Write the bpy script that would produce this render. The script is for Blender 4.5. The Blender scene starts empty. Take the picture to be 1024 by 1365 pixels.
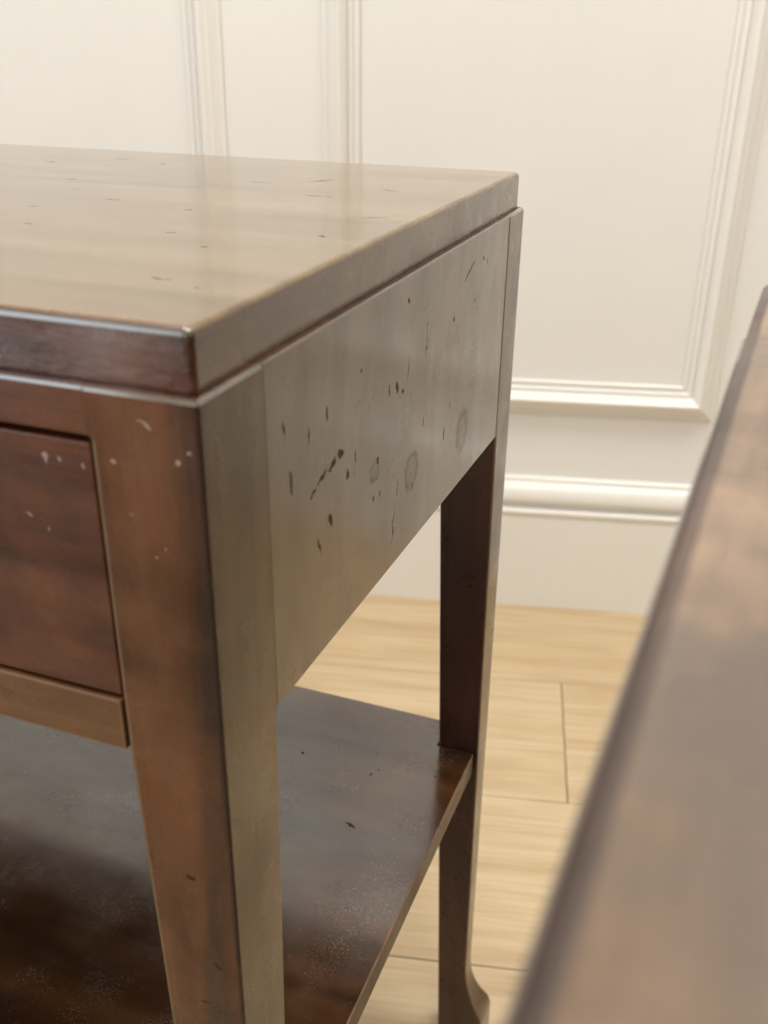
import bpy, bmesh, math, random
from mathutils import Vector, Matrix
random.seed(7)
S = bpy.context.scene
COL = S.collection
R = math.radians

# ------------------------------------------------------------------ camera
cam = bpy.data.cameras.new('camera'); cam_o = bpy.data.objects.new('camera', cam); COL.objects.link(cam_o)
CX, CY, CZ = 0.15886, -0.25911, 0.88712
cam_o.location = (CX, CY, CZ)
cam_o.rotation_euler = (R(62.68592), R(-0.35823), R(21.49301))
cam.sensor_fit = 'AUTO'; cam.sensor_width = 36.0
cam.lens = 1367.083 / 1365 * 36
cam.shift_x = 0.01162; cam.shift_y = 0.0402
cam.clip_start = 0.01
cam.dof.use_dof = True
cam.dof.focus_distance = 0.56
cam.dof.aperture_fstop = 10.5
S.camera = cam_o

# ------------------------------------------------------------------ room frame (panelled wall is turned 13.9 degrees from the table)
WA = R(13.916)
WX, WY = -0.00849, 1.31478
ROOM = Matrix.Translation((WX, WY, 0)) @ Matrix.Rotation(WA, 4, 'Z')
RL, RR, RF, RH = -2.6, 2.4, -4.2, 2.7       # left, right, front, height in room coordinates

# ------------------------------------------------------------------ light
world = bpy.data.worlds.new('world'); S.world = world; world.use_nodes = True
wn = world.node_tree; wn.nodes.clear()
wo = wn.nodes.new('ShaderNodeOutputWorld'); wb = wn.nodes.new('ShaderNodeBackground'); sk = wn.nodes.new('ShaderNodeTexSky')
sk.sky_type = 'NISHITA'; sk.sun_elevation = R(40); sk.sun_rotation = R(150); sk.sun_disc = False
wb.inputs[1].default_value = 0.25
wn.links.new(sk.outputs[0], wb.inputs[0]); wn.links.new(wb.outputs[0], wo.inputs[0])

def area(name, u, v, z, rot, sx, sy, power, col):
    l = bpy.data.lights.new(name, 'AREA'); l.shape = 'RECTANGLE'; l.size = sx; l.size_y = sy; l.energy = power; l.color = col
    o = bpy.data.objects.new(name, l); COL.objects.link(o)
    o.matrix_world = ROOM @ Matrix.Translation((u, v, z)) @ rot.to_4x4()
    return o
def eul(x, y, z):
    return Matrix.Rotation(R(z), 3, 'Z') @ Matrix.Rotation(R(y), 3, 'Y') @ Matrix.Rotation(R(x), 3, 'X')
WARM = (1.0, 0.96, 0.91)
COOL = (0.80, 0.90, 1.0)
LAMPS = [(-0.95, -0.85), (0.50, -0.85), (-0.1, -1.75)]
for k, (u, v) in enumerate(LAMPS):
    area('ceiling_lamp_light', u, v, RH - 0.035, eul(0, 0, 0), 0.56, 0.56, 19, WARM)
# daylight entering through the glazed doors of the left wall
DV0, DV1, DZ = -3.55, -1.65, 2.5
area('door_daylight', RL + 0.05, (DV0 + DV1) / 2, DZ / 2 + 0.05, eul(90, 0, -90), DV1 - DV0 - 0.1, DZ - 0.15, 38, COOL)

S.view_settings.view_transform = 'Standard'
S.view_settings.look = 'None'
S.view_settings.gamma = 1.0
S.view_settings.use_curve_mapping = False
S.view_settings.exposure = -0.13

# ------------------------------------------------------------------ node helpers
class NT:
    def __init__(s, name):
        s.m = bpy.data.materials.new(name); s.m.use_nodes = True
        s.t = s.m.node_tree; s.t.nodes.clear()
        s.out = s.t.nodes.new('ShaderNodeOutputMaterial')
        s.b = s.t.nodes.new('ShaderNodeBsdfPrincipled')
        s.l(s.b.outputs[0], s.out.inputs[0])
        s.tc = s.t.nodes.new('ShaderNodeTexCoord')
    def l(s, a, b): s.t.links.new(a, b)
    def n(s, kind, **kw):
        x = s.t.nodes.new(kind)
        for k, v in kw.items(): setattr(x, k, v)
        return x
    def mapping(s, vec, loc=(0,0,0), rot=(0,0,0), scale=(1,1,1), vt='POINT'):
        x = s.n('ShaderNodeMapping', vector_type=vt)
        s.l(vec, x.inputs['Vector'])
        x.inputs['Location'].default_value = loc; x.inputs['Rotation'].default_value = rot; x.inputs['Scale'].default_value = scale
        return x.outputs[0]
    def noise(s, vec, scale, detail=4, rough=0.55, dist=0.0):
        x = s.n('ShaderNodeTexNoise'); s.l(vec, x.inputs['Vector'])
        x.inputs['Scale'].default_value = scale; x.inputs['Detail'].default_value = detail
        x.inputs['Roughness'].default_value = rough; x.inputs['Distortion'].default_value = dist
        return x.outputs['Fac']
    def mr(s, v, a, b, c=0.0, d=1.0, smooth=False):
        x = s.n('ShaderNodeMapRange'); x.interpolation_type = 'SMOOTHSTEP' if smooth else 'LINEAR'; x.clamp = True
        s.l(v, x.inputs[0])
        for i, q in enumerate((a, b, c, d)): x.inputs[i+1].default_value = q
        return x.outputs[0]
    def math(s, op, a, b=None, clamp=False):
        x = s.n('ShaderNodeMath', operation=op); x.use_clamp = clamp
        for i, q in enumerate((a, b)):
            if q is None: continue
            if isinstance(q, (int, float)): x.inputs[i].default_value = q
            else: s.l(q, x.inputs[i])
        return x.outputs[0]
    def mix(s, f, a, b, mode='MIX'):
        x = s.n('ShaderNodeMix', data_type='RGBA', blend_type=mode)
        for sock, q in ((x.inputs[0], f), (x.inputs[6], a), (x.inputs[7], b)):
            if isinstance(q, (int, float)): sock.default_value = q
            elif isinstance(q, tuple): sock.default_value = (*q, 1) if len(q) == 3 else q
            else: s.l(q, sock)
        return x.outputs[2]
    def ramp(s, f, stops):
        x = s.n('ShaderNodeValToRGB'); s.l(f, x.inputs[0])
        e = x.color_ramp.elements
        while len(e) < len(stops): e.new(0.5)
        for q, (p, c) in zip(e, stops): q.position = p; q.color = (*c, 1)
        return x.outputs[0]
    def bump(s, h, strength, dist=0.001, prev=None):
        x = s.n('ShaderNodeBump'); x.inputs['Strength'].default_value = strength; x.inputs['Distance'].default_value = dist
        s.l(h, x.inputs['Height'])
        if prev is not None: s.l(prev, x.inputs['Normal'])
        return x.outputs[0]
    def spots(s, vec, plane, lst, soft=0.55, size=0.8):
        """worn marks at fixed places on one face: (a, b, radius a, radius b, turn)"""
        acc = None
        ax = {'x': (1, 2, 0), 'y': (0, 2, 1), 'z': (0, 1, 2)}[plane[0]]
        for (a, b, ra, rb, t) in lst:
            loc = [0,0,0]; sc = [1,1,1]; rot = [0,0,0]
            loc[ax[0]] = a; loc[ax[1]] = b; loc[ax[2]] = plane[1]
            sc[ax[0]] = ra * size; sc[ax[1]] = rb * size; sc[ax[2]] = 0.004
            rot[ax[2]] = R(t) * (-1 if plane[0] == 'y' else 1)
            q = s.mapping(vec, tuple(loc), tuple(rot), tuple(sc), 'TEXTURE')
            x = s.n('ShaderNodeVectorMath', operation='LENGTH'); s.l(q, x.inputs[0])
            m = s.mr(x.outputs['Value'], soft, 1.0, 1.0, 0.0, True)
            acc = m if acc is None else s.math('MAXIMUM', acc, m)
        return acc

def wood(name, axis, dark, mid, light, rough=0.2, mottle=0.5, pits=(), pit_plane=None, pale=(), rings=(),
         random_pits=0.0, pale_specks=0.0, bump=0.10, fade=None, coat=0.0, wave=0.0, rvar=0.08, spec=0.5, ring_plane=None, coat_ior=1.5, patchy=0.0):
    n = NT(name); o = n.tc.outputs['Object']
    al, ac = 2.2, 34.0
    sc = [ac, ac, ac]; sc[axis] = al
    g = n.noise(n.mapping(o, scale=tuple(sc)), 1.0, 7, 0.6, 0.7)
    sc2 = [900, 900, 900]; sc2[axis] = 34
    p = n.noise(n.mapping(o, scale=tuple(sc2)), 1.0, 3, 0.6)
    mo = n.noise(o, 9.0, 5, 0.6, 0.4)
    f = n.math('ADD', n.math('MULTIPLY', g, 0.72), n.math('ADD', n.math('MULTIPLY', mo, mottle), 0.5 - 0.36 - 0.5 * mottle))
    c = n.ramp(f, [(0.37, dark), (0.5, mid), (0.65, light)])
    c = n.mix(n.mr(p, 0.30, 0.46, 0.35, 0.0), c, tuple(q * 0.45 for q in dark))
    h = n.math('ADD', n.math('MULTIPLY', g, 0.4), n.math('MULTIPLY', p, 0.25))
    jit = n.noise(o, 320, 3, 0.6)
    jv = n.n('ShaderNodeVectorMath', operation='MULTIPLY_ADD')
    nz = n.n('ShaderNodeTexNoise'); n.l(o, nz.inputs['Vector']); nz.inputs['Scale'].default_value = 210; nz.inputs['Detail'].default_value = 3
    n.l(nz.outputs['Color'], jv.inputs[0]); jv.inputs[1].default_value = (0.006, 0.006, 0.006)
    sub = n.n('ShaderNodeVectorMath', operation='SUBTRACT'); n.l(o, sub.inputs[0]); sub.inputs[1].default_value = (0.003, 0.003, 0.003)
    n.l(sub.outputs[0], jv.inputs[2]); ov = jv.outputs[0]
    marks = None
    if pits: marks = n.spots(ov, pit_plane, pits)
    if random_pits > 0:
        sv = [120, 120, 120]; sv[axis] = 42
        vo = n.n('ShaderNodeTexVoronoi'); vo.inputs['Scale'].default_value = 1.0; n.l(n.mapping(ov, scale=tuple(sv)), vo.inputs['Vector'])
        sp = n.n('ShaderNodeSeparateColor'); n.l(vo.outputs['Color'], sp.inputs[0])
        m = n.math('MULTIPLY', n.mr(vo.outputs['Distance'], 0.10, 0.2, 1, 0), n.math('GREATER_THAN', sp.outputs[0], 1 - random_pits))
        m = n.math('MULTIPLY', m, sp.outputs[1])
        marks = m if marks is None else n.math('MAXIMUM', marks, m)
    if fade: c = n.mix(n.mr(n.noise(o, 15, 4, 0.65), 0.46, 0.62, 0.0, 0.75), c, fade)
    if rings:
        rm = n.math('MULTIPLY', n.spots(ov, ring_plane or pit_plane, rings, 0.75, 1.0), n.math('SUBTRACT', 1.0, n.math('MULTIPLY', n.spots(ov, ring_plane or pit_plane, rings, 0.5, 0.8), 0.55)))
        c = n.mix(n.math('MULTIPLY', rm, n.mr(jit, 0.35, 0.6, 0.5, 0.9)), c, tuple(q * 0.6 for q in dark))
    if marks is not None:
        c = n.mix(n.math('MULTIPLY', marks, 0.9), c, (0.040, 0.026, 0.017))
        h = n.math('SUBTRACT', h, n.math('MULTIPLY', marks, 1.2))
    rr = n.math('ADD', n.mr(n.noise(o, 24, 5, 0.65), 0.35, 0.7, rough - rvar, rough + rvar), n.math('MULTIPLY', g, 0.04))
    if pale:
        pm = n.math('MULTIPLY', n.spots(ov, pit_plane, pale), 0.7)
        c = n.mix(pm, c, (0.42, 0.35, 0.30)); rr = n.math('ADD', rr, n.math('MULTIPLY', pm, 0.35))
    if pale_specks > 0:
        a = n.noise(o, 16, 3, 0.5); b = n.noise(o, 750, 4, 0.8)
        ps = n.math('MULTIPLY', n.mr(a, 0.52, 0.68, 0, 1), n.mr(b, 0.54, 0.70, 0, 1))
        fs = n.math('ADD', n.mr(n.noise(o, 1100, 2, 0.5), 0.74, 0.78, 0, 0.4), n.math('MULTIPLY', ps, pale_specks), True)
        c = n.mix(fs, c, (0.46, 0.42, 0.34)); rr = n.math('ADD', rr, n.math('MULTIPLY', fs, 0.15))
    n.l(c, n.b.inputs['Base Color']); n.l(rr, n.b.inputs['Roughness'])
    n.b.inputs['Specular IOR Level'].default_value = spec
    nb = n.bump(h, bump, 0.0006)
    if wave > 0:
        sw = [60, 60, 60]; sw[axis] = 14
        nb = n.bump(n.noise(n.mapping(o, scale=tuple(sw)), 1.0, 4, 0.6), wave, 0.002, nb)
    n.l(nb, n.b.inputs['Normal'])
    if coat:
        n.b.inputs['Coat Weight'].default_value = coat; n.b.inputs['Coat IOR'].default_value = coat_ior
        dull = None
        if marks is not None: dull = n.math('MULTIPLY', marks, 0.92)
        if rings:
            q = n.math('MULTIPLY', rm, n.mr(jit, 0.35, 0.6, 0.2, 0.55)); dull = q if dull is None else n.math('MAXIMUM', dull, q)
        if dull is not None: n.l(n.math('MULTIPLY', n.math('SUBTRACT', 1.0, dull), coat), n.b.inputs['Coat Weight']); n.l(n.math('MULTIPLY', n.math('SUBTRACT', 1.0, dull), spec), n.b.inputs['Specular IOR Level'])
        if patchy:
            # varnish worn through in patches
            sp_ = [26, 26, 26]; sp_[axis] = 9
            pw = n.mr(n.noise(n.mapping(ov, scale=tuple(sp_)), 1.0, 6, 0.72, 0.5), 0.36, 0.62, 1 - patchy, 1.0)
            src = n.b.inputs['Coat Weight']
            if src.is_linked: n.l(n.math('MULTIPLY', src.links[0].from_socket, pw), src)
            else: n.l(n.math('MULTIPLY', pw, coat), src)
        n.l(n.math('MULTIPLY', rr, 0.8), n.b.inputs['Coat Roughness'])
    return n.m

def paint(name, col, rough=0.5, var=0.03):
    n = NT(name); o = n.tc.outputs['Object']
    a = n.noise(o, 3.0, 4, 0.6)
    c = n.mix(n.mr(a, 0.35, 0.65), tuple(q * (1 - var) for q in col), col)
    n.l(c, n.b.inputs['Base Color']); n.b.inputs['Roughness'].default_value = rough
    n.l(n.bump(n.noise(o, 160, 3, 0.6), 0.06, 0.001), n.b.inputs['Normal'])
    return n.m

# ------------------------------------------------------------------ materials
WALL = paint('cream_wall_paint', (0.80, 0.787, 0.757), 0.45)
TRIM = paint('cream_satin_trim_paint', (0.82, 0.803, 0.765), 0.32, 0.02)
CEIL = paint('ceiling_paint', (0.82, 0.81, 0.79), 0.8)
def oak():
    n = NT('pale_oak_plank'); o = n.tc.outputs['Object']
    oi = n.n('ShaderNodeObjectInfo')
    off = n.n('ShaderNodeVectorMath', operation='MULTIPLY_ADD'); n.l(oi.outputs['Random'], off.inputs[0]); off.inputs[1].default_value = (17, 9, 5); n.l(o, off.inputs[2])
    v = off.outputs[0]
    g = n.noise(n.mapping(v, scale=(1.6, 22, 22)), 1.0, 7, 0.62, 1.2)
    f2 = n.noise(n.mapping(v, scale=(7, 190, 60)), 1.0, 5, 0.65, 0.3)
    kn = n.noise(n.mapping(v, scale=(3, 7, 7)), 1.0, 3, 0.5, 2.0)
    c = n.ramp(n.math('ADD', n.math('MULTIPLY', g, 0.75), n.math('MULTIPLY', kn, 0.25)), [(0.32, (0.45, 0.325, 0.19)), (0.5, (0.58, 0.45, 0.285)), (0.68, (0.66, 0.54, 0.365))])
    c = n.mix(n.mr(f2, 0.34, 0.56, 0.42, 0.0), c, (0.40, 0.265, 0.125))
    c = n.mix(n.mr(oi.outputs['Random'], 0, 1, 0.0, 0.22), c, (0.48, 0.33, 0.17))
    n.l(c, n.b.inputs['Base Color'])
    n.b.inputs['Roughness'].default_value = 0.42
    n.l(n.bump(f2, 0.12, 0.0006), n.b.inputs['Normal'])
    return n.m
OAK = oak()
def plain(name, col, rough=0.6, metal=0.0):
    n = NT(name); a = n.noise(n.tc.outputs['Object'], 12, 3, 0.5)
    n.l(n.mix(a, tuple(q * 0.9 for q in col), col), n.b.inputs['Base Color'])
    n.b.inputs['Roughness'].default_value = rough; n.b.inputs['Metallic'].default_value = metal
    return n.m
SUB = plain('tan_subfloor', (0.46, 0.34, 0.20), 0.9)
WHITE = plain('white_enamel', (0.8, 0.8, 0.79), 0.35)
def emit(name, col, st):
    n = NT(name); n.b.inputs['Base Color'].default_value = (*col, 1)
    n.b.inputs['Emission Color'].default_value = (*col, 1); n.b.inputs['Emission Strength'].default_value = st
    return n.m
GLOW = emit('lit_lamp_diffuser', (1.0, 0.92, 0.80), 6.0)
def glass():
    n = NT('window_glass'); tr = n.n('ShaderNodeBsdfTransparent'); gl = n.n('ShaderNodeBsdfGlossy'); mx = n.n('ShaderNodeMixShader')
    fr = n.n('ShaderNodeFresnel'); fr.inputs[0].default_value = 1.45; gl.inputs['Roughness'].default_value = 0.02
    n.l(fr.outputs[0], mx.inputs[0]); n.l(tr.outputs[0], mx.inputs[1]); n.l(gl.outputs[0], mx.inputs[2]); n.l(mx.outputs[0], n.out.inputs[0])
    return n.m
GLASS = glass()

HT = 0.805            # table height
D = 0.4113            # table depth
W = 0.92              # table width
T = 0.02095           # top thickness
ZC = HT - T           # top of the frame under the top board
ZP = ZC - 0.14371     # lower edge of the side panels
ZS = 0.36588          # shelf top
TOPPITS = [(-0.1172,0.1973,.0040,.0013,0),(-0.0934,0.1410,.0036,.0012,0),(-0.1943,0.1760,.0042,.0012,0),(-0.2364,0.2664,.0060,.0016,0),
 (-0.2670,0.3633,.010,.0022,0),(-0.2262,0.3501,.0035,.0018,0),(-0.1002,0.3207,.0012,.018,-35),(-0.0291,0.1592,.0045,.0016,0),(-0.0637,0.1186,.003,.0012,0),
 (-0.0490,0.0611,.0085,.0007,-4),(-0.0284,0.0532,.003,.0007,10),(-0.1706,0.2107,.011,.0009,-6),(-0.2109,0.2342,.007,.0008,5),(-0.0253,0.2137,.012,.0009,20),
 (-0.1637,0.1351,.007,.0008,0),(-0.13,0.30,.013,.0011,3),(-0.30,0.33,.008,.0016,0),(-0.33,0.25,.008,.0012,4),(-0.08,0.265,.009,.0013,12),(-0.05,0.30,.010,.0014,-8)]
M_TOP = wood('worn_mahogany_top', 0, (0.110,0.069,0.030), (0.170,0.113,0.055), (0.220,0.153,0.080), 0.12, 0.22, TOPPITS, ('z', HT), random_pits=0.02, bump=0.03, rvar=0.03, coat=0.62, coat_ior=1.5, spec=0.1)
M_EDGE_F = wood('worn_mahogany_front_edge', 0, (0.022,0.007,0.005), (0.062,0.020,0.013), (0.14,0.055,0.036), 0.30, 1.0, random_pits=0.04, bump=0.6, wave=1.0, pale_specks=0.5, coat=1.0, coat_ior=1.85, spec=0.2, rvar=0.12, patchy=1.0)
M_EDGE_S = wood('scuffed_mahogany_side_edge', 1, (0.042,0.0195,0.0085), (0.085,0.043,0.0200), (0.125,0.070,0.036), 0.28, 0.7, random_pits=0.03, bump=0.06, coat=1.0, spec=0.3)
M_TWIN = wood('faded_mahogany_top', 1, (0.130,0.085,0.053), (0.212,0.139,0.091), (0.27,0.178,0.116), 0.32, 1.0, random_pits=0.0, fade=(0.085,0.066,0.056), bump=0.03, coat=0.3, spec=0.4)
M_TWIN_E = wood('mahogany_edge_dark_reflection', 1, (0.035,0.022,0.017), (0.060,0.038,0.030), (0.10,0.062,0.048), 0.34, 0.9, [(-W + .006, .391, .007, .0006, 0), (-W + .006, .400, .004, .0009, 30), (-W + .006, .396, .004, .0007, -20)], ('z', HT - .001), bump=0.05)  # dark reflection on the rounded edge put into the colour; marks are cracks
PITS = [(0.0975,0.7485,.0022,.0055,0),(0.0588,0.7543,.0016,.0055,10),(0.1116,0.7259,.0055,.0040,0),(0.1020,0.7245,.008,.0022,25),(0.092,0.7230,.0075,.0018,20),(0.0835,0.7195,.0070,.0013,30),
 (0.1797,0.7350,.0035,.0048,20),(0.1870,0.7300,.0028,.0020,0),(0.1954,0.7390,.0007,.011,-18),(0.2939,0.7661,.017,.0011,26),(0.3210,0.7690,.0016,.0024,0),(0.3290,0.7650,.0012,.0035,0),(0.2680,0.7453,.0026,.0018,40),
 (0.1695,0.7362,.0014,.0045,-12),(0.3060,0.7480,.0010,.0030,0),(0.3130,0.7485,.0010,.0030,0),(0.1827,0.6810,.0012,.007,-6),(0.1770,0.6630,.0008,.017,-9),(0.0631,0.7310,.0022,.0085,6),
 (0.0800,0.7440,.0011,.0065,-8),(0.128,0.7190,.0012,.0055,0),(0.1190,0.7140,.0028,.0030,40),(0.155,0.7060,.003,.002,0),(0.222,0.7480,.0006,.016,-8),(0.150,0.689,.002,.003,0),(0.158,0.688,.0015,.003,0),
 (0.2664,0.6979,.0010,.003,0),(0.1350,0.7560,.0012,.0020,0),(0.1940,0.7722,.0018,.0036,20),(0.2200,0.7030,.0010,.0045,0),(0.100,0.700,.003,.006,30),(0.0880,0.693,.0015,.007,20)]
RINGS = [(0.2931,0.6731,.0130,.0165,0),(0.2035,0.6828,.0125,.0125,0),(0.1511,0.7024,.0072,.0062,0)]
M_SIDE = wood('scuffed_mahogany_side', 2, (0.038,0.0190,0.0080), (0.078,0.0425,0.0195), (0.118,0.069,0.035), 0.23, 0.55, PITS, ('x', 0.0), rings=RINGS, random_pits=0.012, bump=0.025, rvar=0.06, patchy=0.25, coat=1.0, coat_ior=1.65, spec=0.2)
M_LEG = wood('mahogany_leg', 2, (0.026,0.0070,0.0020), (0.074,0.0235,0.0065), (0.142,0.050,0.0155), 0.34, 0.9, pit_plane=('y', 0.0), random_pits=0.02, bump=0.05, coat=0.6, spec=0.15, rvar=0.12, patchy=0.7,
 pits=[(-0.0193,0.5817,.003,.002,0),(-0.0179,0.5099,.003,.0012,0),(-0.010,0.535,.0035,.001,0)],
 pale=[(-0.0329,0.7598,.0013,.0018,0),(-0.0288,0.7411,.0010,.0008,0),(-0.0087,0.7628,.0016,.0026,0),(-0.0170,0.7296,.0008,.0006,0),(-0.0198,0.7270,.0008,.0006,0),(-0.0040,0.7660,.0018,.0014,0),(-0.0200,0.7740,.0040,.0006,-20)])
M_REAR = wood('dark_mahogany_rear_leg', 2, (0.022,0.0075,0.0045), (0.045,0.016,0.009), (0.078,0.028,0.016), 0.30, 0.5, bump=0.03, spec=0.4)
M_DRAW = wood('red_mahogany_drawer', 0, (0.034,0.0090,0.0040), (0.078,0.022,0.0095), (0.130,0.042,0.016), 0.32, 1.0, pit_plane=('y', 0.0015), random_pits=0.03, bump=0.05, coat=0.55, spec=0.15, rvar=0.12, patchy=0.7,
 pale=[(-0.0620,0.7558,.0010,.0030,20),(-0.0560,0.7560,.0008,.0010,0),(-0.0470,0.7560,.0010,.0012,0),(-0.0720,0.733,.0026,.0007,-20),(-0.0640,0.728,.0007,.0016,0)])
M_RAIL = wood('brown_mahogany_rail', 0, (0.055,0.020,0.007), (0.115,0.046,0.015), (0.185,0.085,0.030), 0.28, 0.7, random_pits=0.03, bump=0.06, coat=0.3, spec=0.25)
SPITS = [(-0.1310,0.3343,.0022,.0018,0),(-0.0755,0.3546,.0016,.0013,0),(-0.0671,0.3379,.0014,.0013,0),(-0.0711,0.3305,.0014,.0013,0),(-0.0633,0.2718,.0075,.0016,-30),(-0.0235,0.3467,.0016,.0012,0)]
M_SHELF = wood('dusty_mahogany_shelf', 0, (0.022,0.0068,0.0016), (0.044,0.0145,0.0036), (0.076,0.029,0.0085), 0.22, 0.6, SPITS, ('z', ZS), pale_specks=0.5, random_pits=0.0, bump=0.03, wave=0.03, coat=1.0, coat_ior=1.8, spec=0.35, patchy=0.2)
M_WORN = wood('worn_edge', 0, (0.10,0.046,0.021), (0.16,0.082,0.040), (0.23,0.125,0.068), 0.30, 0.6)
M_WORNZ = wood('worn_leg_edge', 2, (0.060,0.027,0.011), (0.105,0.053,0.023), (0.155,0.085,0.040), 0.32, 0.6)
M_LEGS = wood('brown_leg_side', 2, (0.034,0.0155,0.005), (0.076,0.039,0.0140), (0.118,0.066,0.027), 0.27, 0.7, random_pits=0.012, bump=0.03, rvar=0.06, coat=0.8, spec=0.2, patchy=0.4)
M_LIP = wood('polished_lip', 0, (0.05,0.030,0.018), (0.085,0.055,0.036), (0.12,0.085,0.058), 0.16, 0.6, coat=1.0, coat_ior=1.9)
M_SHELF_E = wood('brown_shelf_edge', 1, (0.055,0.032,0.016), (0.095,0.060,0.032), (0.14,0.092,0.052), 0.40, 0.6, spec=0.3)
M_DARK = wood('shadow_gap_dark', 0, (0.010,0.005,0.003), (0.018,0.009,0.005), (0.03,0.015,0.009), 0.5)  # shade of the gap below the top board, as a near-black colour
M_BOX = wood('plain_drawer_lining', 1, (0.12,0.07,0.035), (0.17,0.10,0.05), (0.22,0.14,0.08), 0.6)

# ------------------------------------------------------------------ mesh helpers
def link(name, bm, mats, parent=None, mat_world=None, smooth=35):
    me = bpy.data.meshes.new(name); bmesh.ops.recalc_face_normals(bm, faces=bm.faces[:]); bm.to_mesh(me); bm.free()
    for m in (mats if isinstance(mats, (list, tuple)) else [mats]): me.materials.append(m)
    if smooth:
        me.polygons.foreach_set('use_smooth', [True] * len(me.polygons))
        me.set_sharp_from_angle(angle=R(smooth))
    o = bpy.data.objects.new(name, me); COL.objects.link(o)
    if smooth:
        w = o.modifiers.new('weighted_normal', 'WEIGHTED_NORMAL'); w.keep_sharp = True; w.weight = 90
    if mat_world is not None: o.matrix_world = mat_world
    if parent is not None: o.parent = parent
    return o
def box(bm, a, b, bev=0.0, seg=2, mat=0, bmat=None):
    t = bmesh.new()
    x0, y0, z0 = a; x1, y1, z1 = b
    vs = [t.verts.new(p) for p in ((x0,y0,z0),(x1,y0,z0),(x1,y1,z0),(x0,y1,z0),(x0,y0,z1),(x1,y0,z1),(x1,y1,z1),(x0,y1,z1))]
    for f in ((0,3,2,1),(4,5,6,7),(0,1,5,4),(1,2,6,5),(2,3,7,6),(3,0,4,7)):
        t.faces.new([vs[i] for i in f]).material_index = mat
    if bev > 0:
        bmesh.ops.bevel(t, geom=t.edges[:], offset=bev, segments=seg, profile=0.5, affect='EDGES', material=-1 if bmat is None else bmat)
    me = bpy.data.meshes.new('t'); t.to_mesh(me); t.free(); bm.from_mesh(me); bpy.data.meshes.remove(me)
def prism(bm, poly, z0, z1, bev=0.0, seg=2, mat=0, bmat=None):
    t = bmesh.new()
    lo = [t.verts.new((x, y, z0)) for x, y in poly]; hi = [t.verts.new((x, y, z1)) for x, y in poly]
    t.faces.new(lo[::-1]).material_index = mat; t.faces.new(hi).material_index = mat
    for i in range(len(poly)):
        j = (i + 1) % len(poly); t.faces.new((lo[i], lo[j], hi[j], hi[i])).material_index = mat
    bmesh.ops.recalc_face_normals(t, faces=t.faces[:])
    if bev > 0: bmesh.ops.bevel(t, geom=t.edges[:], offset=bev, segments=seg, profile=0.5, affect='EDGES', material=-1 if bmat is None else bmat)
    me = bpy.data.meshes.new('t'); t.to_mesh(me); t.free(); bm.from_mesh(me); bpy.data.meshes.remove(me)
def structure(o): o['kind'] = 'structure'; return o
def sweep(bm, prof, a, b, up, out, m0=0.0, m1=0.0):
    """extrude a profile of (s, h) from a to b; s along `up`, h along `out`; ends mitred by m0/m1 per unit of s"""
    a, b, up, out = Vector(a), Vector(b), Vector(up), Vector(out); d = (b - a).normalized()
    r0 = [bm.verts.new(a + up * s + out * h + d * (m0 * s)) for s, h in prof]
    r1 = [bm.verts.new(b + up * s + out * h - d * (m1 * s)) for s, h in prof]
    for i in range(len(prof) - 1): bm.faces.new((r0[i], r0[i+1], r1[i+1], r1[i]))
    bm.faces.new(r0); bm.faces.new(r1[::-1])

# ------------------------------------------------------------------ room shell
b = bmesh.new(); box(b, (RL - 0.1, 0.0, 0), (RR + 0.1, 0.12, RH)); structure(link('wall_back', b, WALL, None, ROOM, 0))
b = bmesh.new()
box(b, (RL - 0.12, RF - 0.1, 0), (RL, DV0, RH)); box(b, (RL - 0.12, DV1, 0), (RL, 0.0, RH)); box(b, (RL - 0.12, DV0, DZ), (RL, DV1, RH))
structure(link('wall_left', b, WALL, None, ROOM, 0))
b = bmesh.new(); box(b, (RR, RF - 0.1, 0), (RR + 0.12, 0.0, RH)); structure(link('wall_right', b, WALL, None, ROOM, 0))
b = bmesh.new(); box(b, (RL, RF - 0.12, 0), (RR, RF, RH)); structure(link('wall_front', b, WALL, None, ROOM, 0))
b = bmesh.new(); box(b, (RL - 0.12, RF - 0.12, RH), (RR + 0.12, 0.12, RH + 0.1)); structure(link('ceiling', b, CEIL, None, ROOM, 0))
# glazed double door in the left wall
b = bmesh.new()
dm = (DV0 + DV1) / 2
for y0, y1, z0, z1 in ((DV0, DV0+.07, 0, DZ), (DV1-.07, DV1, 0, DZ), (dm-.06, dm+.06, .1, DZ-.07), (DV0+.07, DV1-.07, 0, .1), (DV0+.07, DV1-.07, DZ-.07, DZ)):
    box(b, (RL - .10, y0, z0), (RL - .04, y1, z1), 0.004, 1)
door = structure(link('door_1', b, WHITE, None, ROOM, 30))
for y0, y1 in ((DV0 + .07, dm - .06), (dm + .06, DV1 - .07)):
    b = bmesh.new(); box(b, (RL - .075, y0, .1), (RL - .069, y1, DZ - .07)); link('pane', b, GLASS, door, None, 0)
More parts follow.
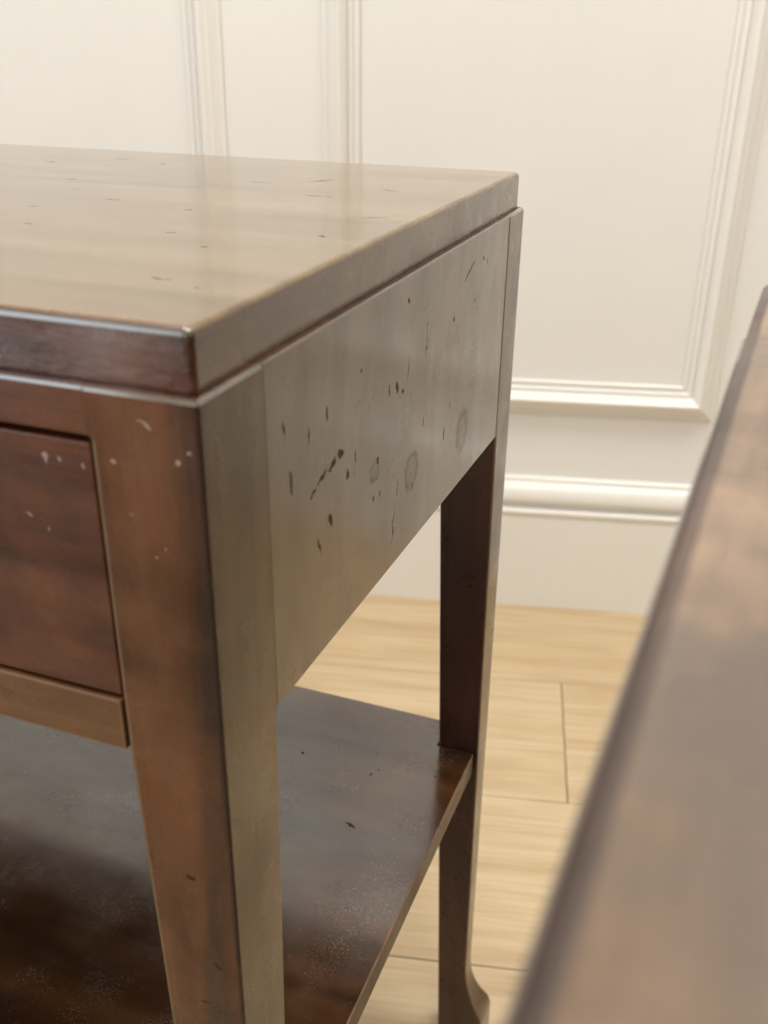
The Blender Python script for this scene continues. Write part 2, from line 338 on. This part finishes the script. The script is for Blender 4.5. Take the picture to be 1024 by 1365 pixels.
# floor and its planks
b = bmesh.new(); box(b, (RL, RF, -0.08), (RR, 0.0, -0.006)); floor = structure(link('floor', b, SUB, None, ROOM, 0))
PW, PL, G = 0.2726, 1.75, 0.0006
def plank_mesh():
    b = bmesh.new(); box(b, (G, G, -0.006), (PL - G, PW - G, 0.0), 0.0010, 1)
    me = bpy.data.meshes.new('plank'); b.to_mesh(me); b.free(); me.materials.append(OAK); return me
PM = plank_mesh()
v = 0.0249; row = 0
offs = [0.62, -0.0964, 0.95, 0.40, 1.30, 0.15, 0.80, 1.50]
while v > RF:
    v -= PW
    u = offs[row % 8] - PL * 3
    while u < RR:
        u0, u1, y0, y1 = max(u, RL), min(u + PL, RR), max(v, RF), min(v + PW, -0.0005)
        if u1 - u0 > 0.02:
            if u1 - u0 > PL - 1e-4 and y1 - y0 > PW - 1e-4:
                o = bpy.data.objects.new('plank', PM); COL.objects.link(o)
                o.parent = floor; o.location = (u, v, 0)
            else:
                b = bmesh.new(); box(b, (G, G, -0.006), (u1-u0-G, y1-y0-G, 0), 0.0010, 1); o = link('plank', b, OAK, floor, None, 0); o.location = (u0, y0, 0)
        u += PL
    row += 1
# baseboard: flat board, bead, cove and rounded cap
BASE = [(0, 0), (0, .020), (.1690, .020), (.1722, .0222), (.1765, .0232), (.1795, .0222), (.1812, .0190), (.1822, .0135), (.1862, .0120), (.1900, .0140), (.1925, .0185), (.1960, .0222), (.2010, .0236), (.2080, .0228), (.2150, .0204), (.2210, .0160), (.2248, .0110), (.2260, .0088), (.2280, .0088), (.2310, .0082), (.2336, .0055), (.2336, 0)]
for nm, a, c, out in (('baseboard_back', (RL, -.0005, 0), (RR, -.0005, 0), (0,-1,0)), ('baseboard_left', (RL+.0005, DV1 + .002, 0), (RL+.0005, -.03, 0), (1,0,0)), ('baseboard_right', (RR-.0005, RF, 0), (RR-.0005, -.03, 0), (-1,0,0))):
    b = bmesh.new(); sweep(b, BASE, a, c, (0,0,1), out); structure(link(nm, b, TRIM, None, ROOM, 28))
# picture-frame panel mouldings on the back wall, four mitred lengths each; s runs from the inner edge outward
MW = 0.0530
MOULD = [(0, 0), (0, .0035), (.0016, .0052), (.0042, .0056), (.0066, .0046), (.0076, .0030), (.0086, .0036), (.0096, .0062), (.0125, .0078), (.0152, .0080), (.0164, .0060), (.0176, .0100), (.0200, .0160), (.0235, .0212), (.0262, .0232), (.0285, .0232), (.0297, .0222), (.0352, .0165), (.0362, .0163), (.0376, .0160), (.0384, .0142), (.0428, .0096), (.0442, .0080), (.0452, .0086), (.0470, .0072), (.0482, .0052), (.0515, .0044), (.0530, .0030), (.0530, 0)]
def panel(k, uo0, uo1, zo0, zo1):
    r = bpy.data.objects.new('trim_%d' % k, None); COL.objects.link(r); r.matrix_world = ROOM; structure(r); r['label'] = 'cream picture-frame moulding on the panelled wall'
    u0, u1, z0, z1 = uo0 + MW, uo1 - MW, zo0 + MW, zo1 - MW
    y = -.0004
    for a, c, up in (((u0,y,z0),(u1,y,z0),(0,0,-1)), ((u0,y,z1),(u1,y,z1),(0,0,1)), ((u0,y,z0),(u0,y,z1),(-1,0,0)), ((u1,y,z0),(u1,y,z1),(1,0,0))):
        b = bmesh.new(); sweep(b, MOULD, a, c, up, (0,-1,0), -1.0, -1.0); link('moulding', b, TRIM, r, None, 24)
ZB = 0.3425
for k, (a, c) in enumerate(((-1.9926, -1.387), (-1.2436, -0.638), (-0.4945, 0.1116), (0.2556, 0.861), (1.005, 1.611))): panel(k + 1, a, c, ZB, 2.05)

# ceiling lamps
LAMP_SAY = ('left of the two near the panelled wall', 'right of the two near the panelled wall', 'farthest from the panelled wall')
for k, (u, v) in enumerate(LAMPS):
    r = bpy.data.objects.new('ceiling_lamp', None); COL.objects.link(r); r.matrix_world = ROOM @ Matrix.Translation((u, v, RH))
    r['label'] = 'square white ceiling lamp panel, ' + LAMP_SAY[k]; r['category'] = 'ceiling lamp'; r['group'] = 'ceiling lamps'
    b = bmesh.new()
    for q in ((-.31,-.31,.31,-.29), (-.31,.29,.31,.31), (-.31,-.29,-.29,.29), (.29,-.29,.31,.29)): box(b, (q[0],q[1],-.03), (q[2],q[3],-.0005), 0.002, 1)
    link('frame', b, WHITE, r, None, 30)
    b = bmesh.new(); box(b, (-.289,-.289,-.022), (.289,.289,-.004)); link('diffuser', b, GLOW, r, None, 0)

# ------------------------------------------------------------------ console tables
TAPX, TAPY = 0.0084 / 0.3, 0.00969 / 0.3
def flare(z):
    p = [(0, .0185), (.036, .0185), (.041, .0176), (.047, .0160), (.054, .0130), (.061, .0100), (.070, .0068), (.080, .0040), (.092, .0016), (.108, 0)]
    if z >= p[-1][0]: return 0.0
    for (a, fa), (c, fc) in zip(p, p[1:]):
        if a <= z <= c: return fa + (fc - fa) * (z - a) / (c - a)
ZL = [0, .003, .018, .036, .041, .047, .054, .061, .070, .080, .092, .108, .2, .30, ZS - .03, ZS + .02, .5, ZP - .006, ZP, ZP + .0005, ZC - .0185, ZC - .0170, ZC - .0017, ZC - .0005, ZC]
def leg_span(z, rear):
    lx, ly = (0.03965, 0.03470) if rear else (0.04199, 0.04406)
    d = max(0.0, ZP - z)
    tx = (0.0240 if rear else TAPX)
    return max(lx - tx * d, .018), max(ly - TAPY * d, .0155)
def leg_mesh(right, rear):
    """square leg tapering on its inner faces, with an outswept foot; outer corner at (0|-W, 0|D)"""
    b = bmesh.new(); rings = []
    for z in ZL:
        lx, ly = leg_span(z, rear); f = flare(z)
        ox, ix = (f, -lx) if right else (-W - f, -W + lx)
        oy, iy = (D + f, D - ly) if rear else (-f, ly)
        x0, x1, y0, y1 = min(ox, ix), max(ox, ix), min(oy, iy), max(oy, iy)
        inset = {0: .0015, ZC: .0018, ZC - .0005: .0007}.get(z, 0.0)
        if right: x1 -= inset
        else: x0 += inset
        if rear: y1 -= inset
        else: y0 += inset
        # corner rounding: tight where a panel or rail butts against the leg
        def cr(px, py):
            outx, outy = (px == 1) == right, (py == 1) == rear
            if outx and outy: return .0018
            if z > ZP and outx: return .00015
            if z > ZC - .0178 and outy: return .00015
            return .0026 if outy and not rear else .0014
        c = {(i, j): cr(i, j) for i in (0, 1) for j in (0, 1)}
        k = .29
        a, d_, e, g = c[0, 0], c[1, 0], c[1, 1], c[0, 1]
        pts = [(x0+a,y0),(x1-d_,y0),(x1-d_*k,y0+d_*k),(x1,y0+d_),(x1,y1-e),(x1-e*k,y1-e*k),(x1-e,y1),(x0+g,y1),(x0+g*k,y1-g*k),(x0,y1-g),(x0,y0+a),(x0+a*k,y0+a*k)]
        rings.append([b.verts.new((x, y, z)) for x, y in pts])
    N = 12
    side = 3 if right else 9
    rounded = {1: (1, 0), 2: (1, 0), 4: (1, 1), 5: (1, 1), 7: (0, 1), 8: (0, 1), 10: (0, 0), 11: (0, 0)}
    for r0, r1 in zip(rings, rings[1:]):
        for i in range(N):
            j = (i + 1) % N
            m = 0
            if r1[0].co.z > ZC - .0010: m = 4
            elif i == side: m = 2
            elif i in rounded:
                px, py = rounded[i]
                m = 3 if ((px == 1) == right and (py == 1) == rear) else 1
            b.faces.new((r0[i], r0[j], r1[j], r1[i])).material_index = m
    b.faces.new(rings[0][::-1]); b.faces.new(rings[-1]).material_index = 3
    return b

def lips(b, ax=1):
    for f in b.faces:
        if f.normal.z > .2 and (f.normal.y < -.2 if ax else abs(f.normal.x) > .2): f.material_index = 1
        elif f.normal.z > .9: f.material_index = 2
def build_table(name, label, top_mats, top_bev, top_label):
    t = bpy.data.objects.new(name, None); COL.objects.link(t)
    t['label'] = label; t['category'] = 'table'
    # top board: set in a little from the frame, worn edges
    b = bmesh.new(); box(b, (-W + .00398, .0057, ZC + .0002), (-.00398, D - .00091, HT))
    bmesh.ops.bevel(b, geom=[e for e in b.edges if max(v.co.z for v in e.verts) > HT - .001], offset=top_bev, segments=3, profile=0.5, affect='EDGES')
    b.normal_update()
    for f in b.faces:
        nrm = f.normal
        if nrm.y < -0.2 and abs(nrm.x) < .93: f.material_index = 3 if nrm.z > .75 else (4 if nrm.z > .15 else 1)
        elif nrm.x > 0.75 or nrm.x < -0.2: f.material_index = 2
    link('tabletop', b, top_mats, t, None, 50)
    b = bmesh.new(); box(b, (-W + .020, .022, ZC - .004), (-.021, D - .024, ZC)); link('shadow_gap_strip', b, M_DARK, t, None, 0)  # dark strip added for the shadow line under the top board
    for right in (True, False):
        for rear in (False, True):
            link('leg', leg_mesh(right, rear), [M_REAR if rear else M_LEG, M_WORNZ, M_LEGS, M_REAR, M_LIP], t, None, 25)
    # side panels let in between the legs, flush with them
    for right in (True, False):
        x1 = -.0002 if right else -W + .020; x0 = -.020 if right else -W + .0002
        b = bmesh.new(); box(b, (x0, .04406 + .0003, ZP), (x1, D - .0347 - .0003, ZC), .0009, 2); lips(b, 0); link('side_panel', b, [M_SIDE, M_LIP, M_REAR], t, None, 40)
    b = bmesh.new(); box(b, (-W + .042, D - .022, ZP), (-.0400, D - .004, ZC), .001, 2); link('back_panel', b, M_REAR, t, None, 40)
    # front: top rail, bottom rail, centre stile, two drawers
    xl, xr = -W + .042, -.0423
    b = bmesh.new(); box(b, (xl, .0003, ZC - .0177), (xr + .0012, .020, ZC), .0018, 2); lips(b); link('top_rail', b, [M_DRAW, M_LIP, M_REAR], t, None, 40)
    b = bmesh.new(); box(b, (xl, .0000, ZC - .1455), (xr - .0005, .026, ZC - .1224), .0011, 2, 0, 1); link('bottom_rail', b, [M_RAIL, M_WORN], t, None, 40)
    xm = -W / 2
    b = bmesh.new(); box(b, (xm - .012, .0003, ZC - .1222), (xm + .012, .020, ZC - .0179), .001, 2); link('centre_stile', b, M_LEG, t, None, 40)
    for x0, x1 in ((xl + .0007, xm - .0126), (xm + .0126, xr - .0004)):
        dr = bpy.data.objects.new('drawer', None); COL.objects.link(dr); dr.parent = t
        b = bmesh.new(); box(b, (x0, .0015, ZC - .1212), (x1, .019, ZC - .0200), .0012, 2); link('drawer_front', b, M_DRAW, dr, None, 40)
        b = bmesh.new()
        box(b, (x0 + .004, .019, ZC - .119), (x0 + .013, D - .03, ZC - .03)); box(b, (x1 - .013, .019, ZC - .119), (x1 - .004, D - .03, ZC - .03))
        box(b, (x0 + .013, D - .038, ZC - .119), (x1 - .013, D - .03, ZC - .03)); box(b, (x0 + .013, .019, ZC - .119), (x1 - .013, D - .038, ZC - .113))
        link('drawer_box', b, M_BOX, dr, None, 0)
    b = bmesh.new(); box(b, (xl, .026, ZC - .1437), (xr, D - .022, ZC - .126), .0, 1); link('dust_board', b, M_REAR, t, None, 0)
    # low shelf notched around the four legs
    lx, ly = leg_span(ZS, False); rx, ry = leg_span(ZS, True)
    e = .0006
    poly = [(-W + lx + e, .004), (-lx - e, .004), (-lx - e, ly + e), (.0002, ly + e), (-.0033, D - ry - e), (-rx - e, D - ry - e), (-rx - e, D + .0070),
            (-W + rx + e, D + .0070), (-W + rx + e, D - ry - e), (-W + .0033, D - ry - e), (-W + .0002, ly + e), (-W + lx + e, ly + e)]
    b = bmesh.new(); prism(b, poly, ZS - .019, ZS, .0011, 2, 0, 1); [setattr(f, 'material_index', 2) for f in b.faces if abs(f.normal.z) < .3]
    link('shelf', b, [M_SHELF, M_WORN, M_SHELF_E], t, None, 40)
    return t

t1 = build_table('console_table', 'dark mahogany console table with drawer and low shelf, sharply in focus at left', [M_TOP, M_EDGE_F, M_EDGE_S, M_WORN, M_LIP], .0030, None)
t2 = build_table('console_table', 'blurred console table at the right edge, showing only its faded wooden top', [M_TWIN, M_EDGE_F, M_TWIN_E, M_WORN, M_LIP], .0038, None)
th = -0.01899
sx, sy = -W + .00398, D - .00091
cs, sn = math.cos(th), math.sin(th)
t2.rotation_euler = (0, 0, th)
t2.location = (0.15381 - (sx * cs - sy * sn), 0.14399 - (sx * sn + sy * cs), 0)
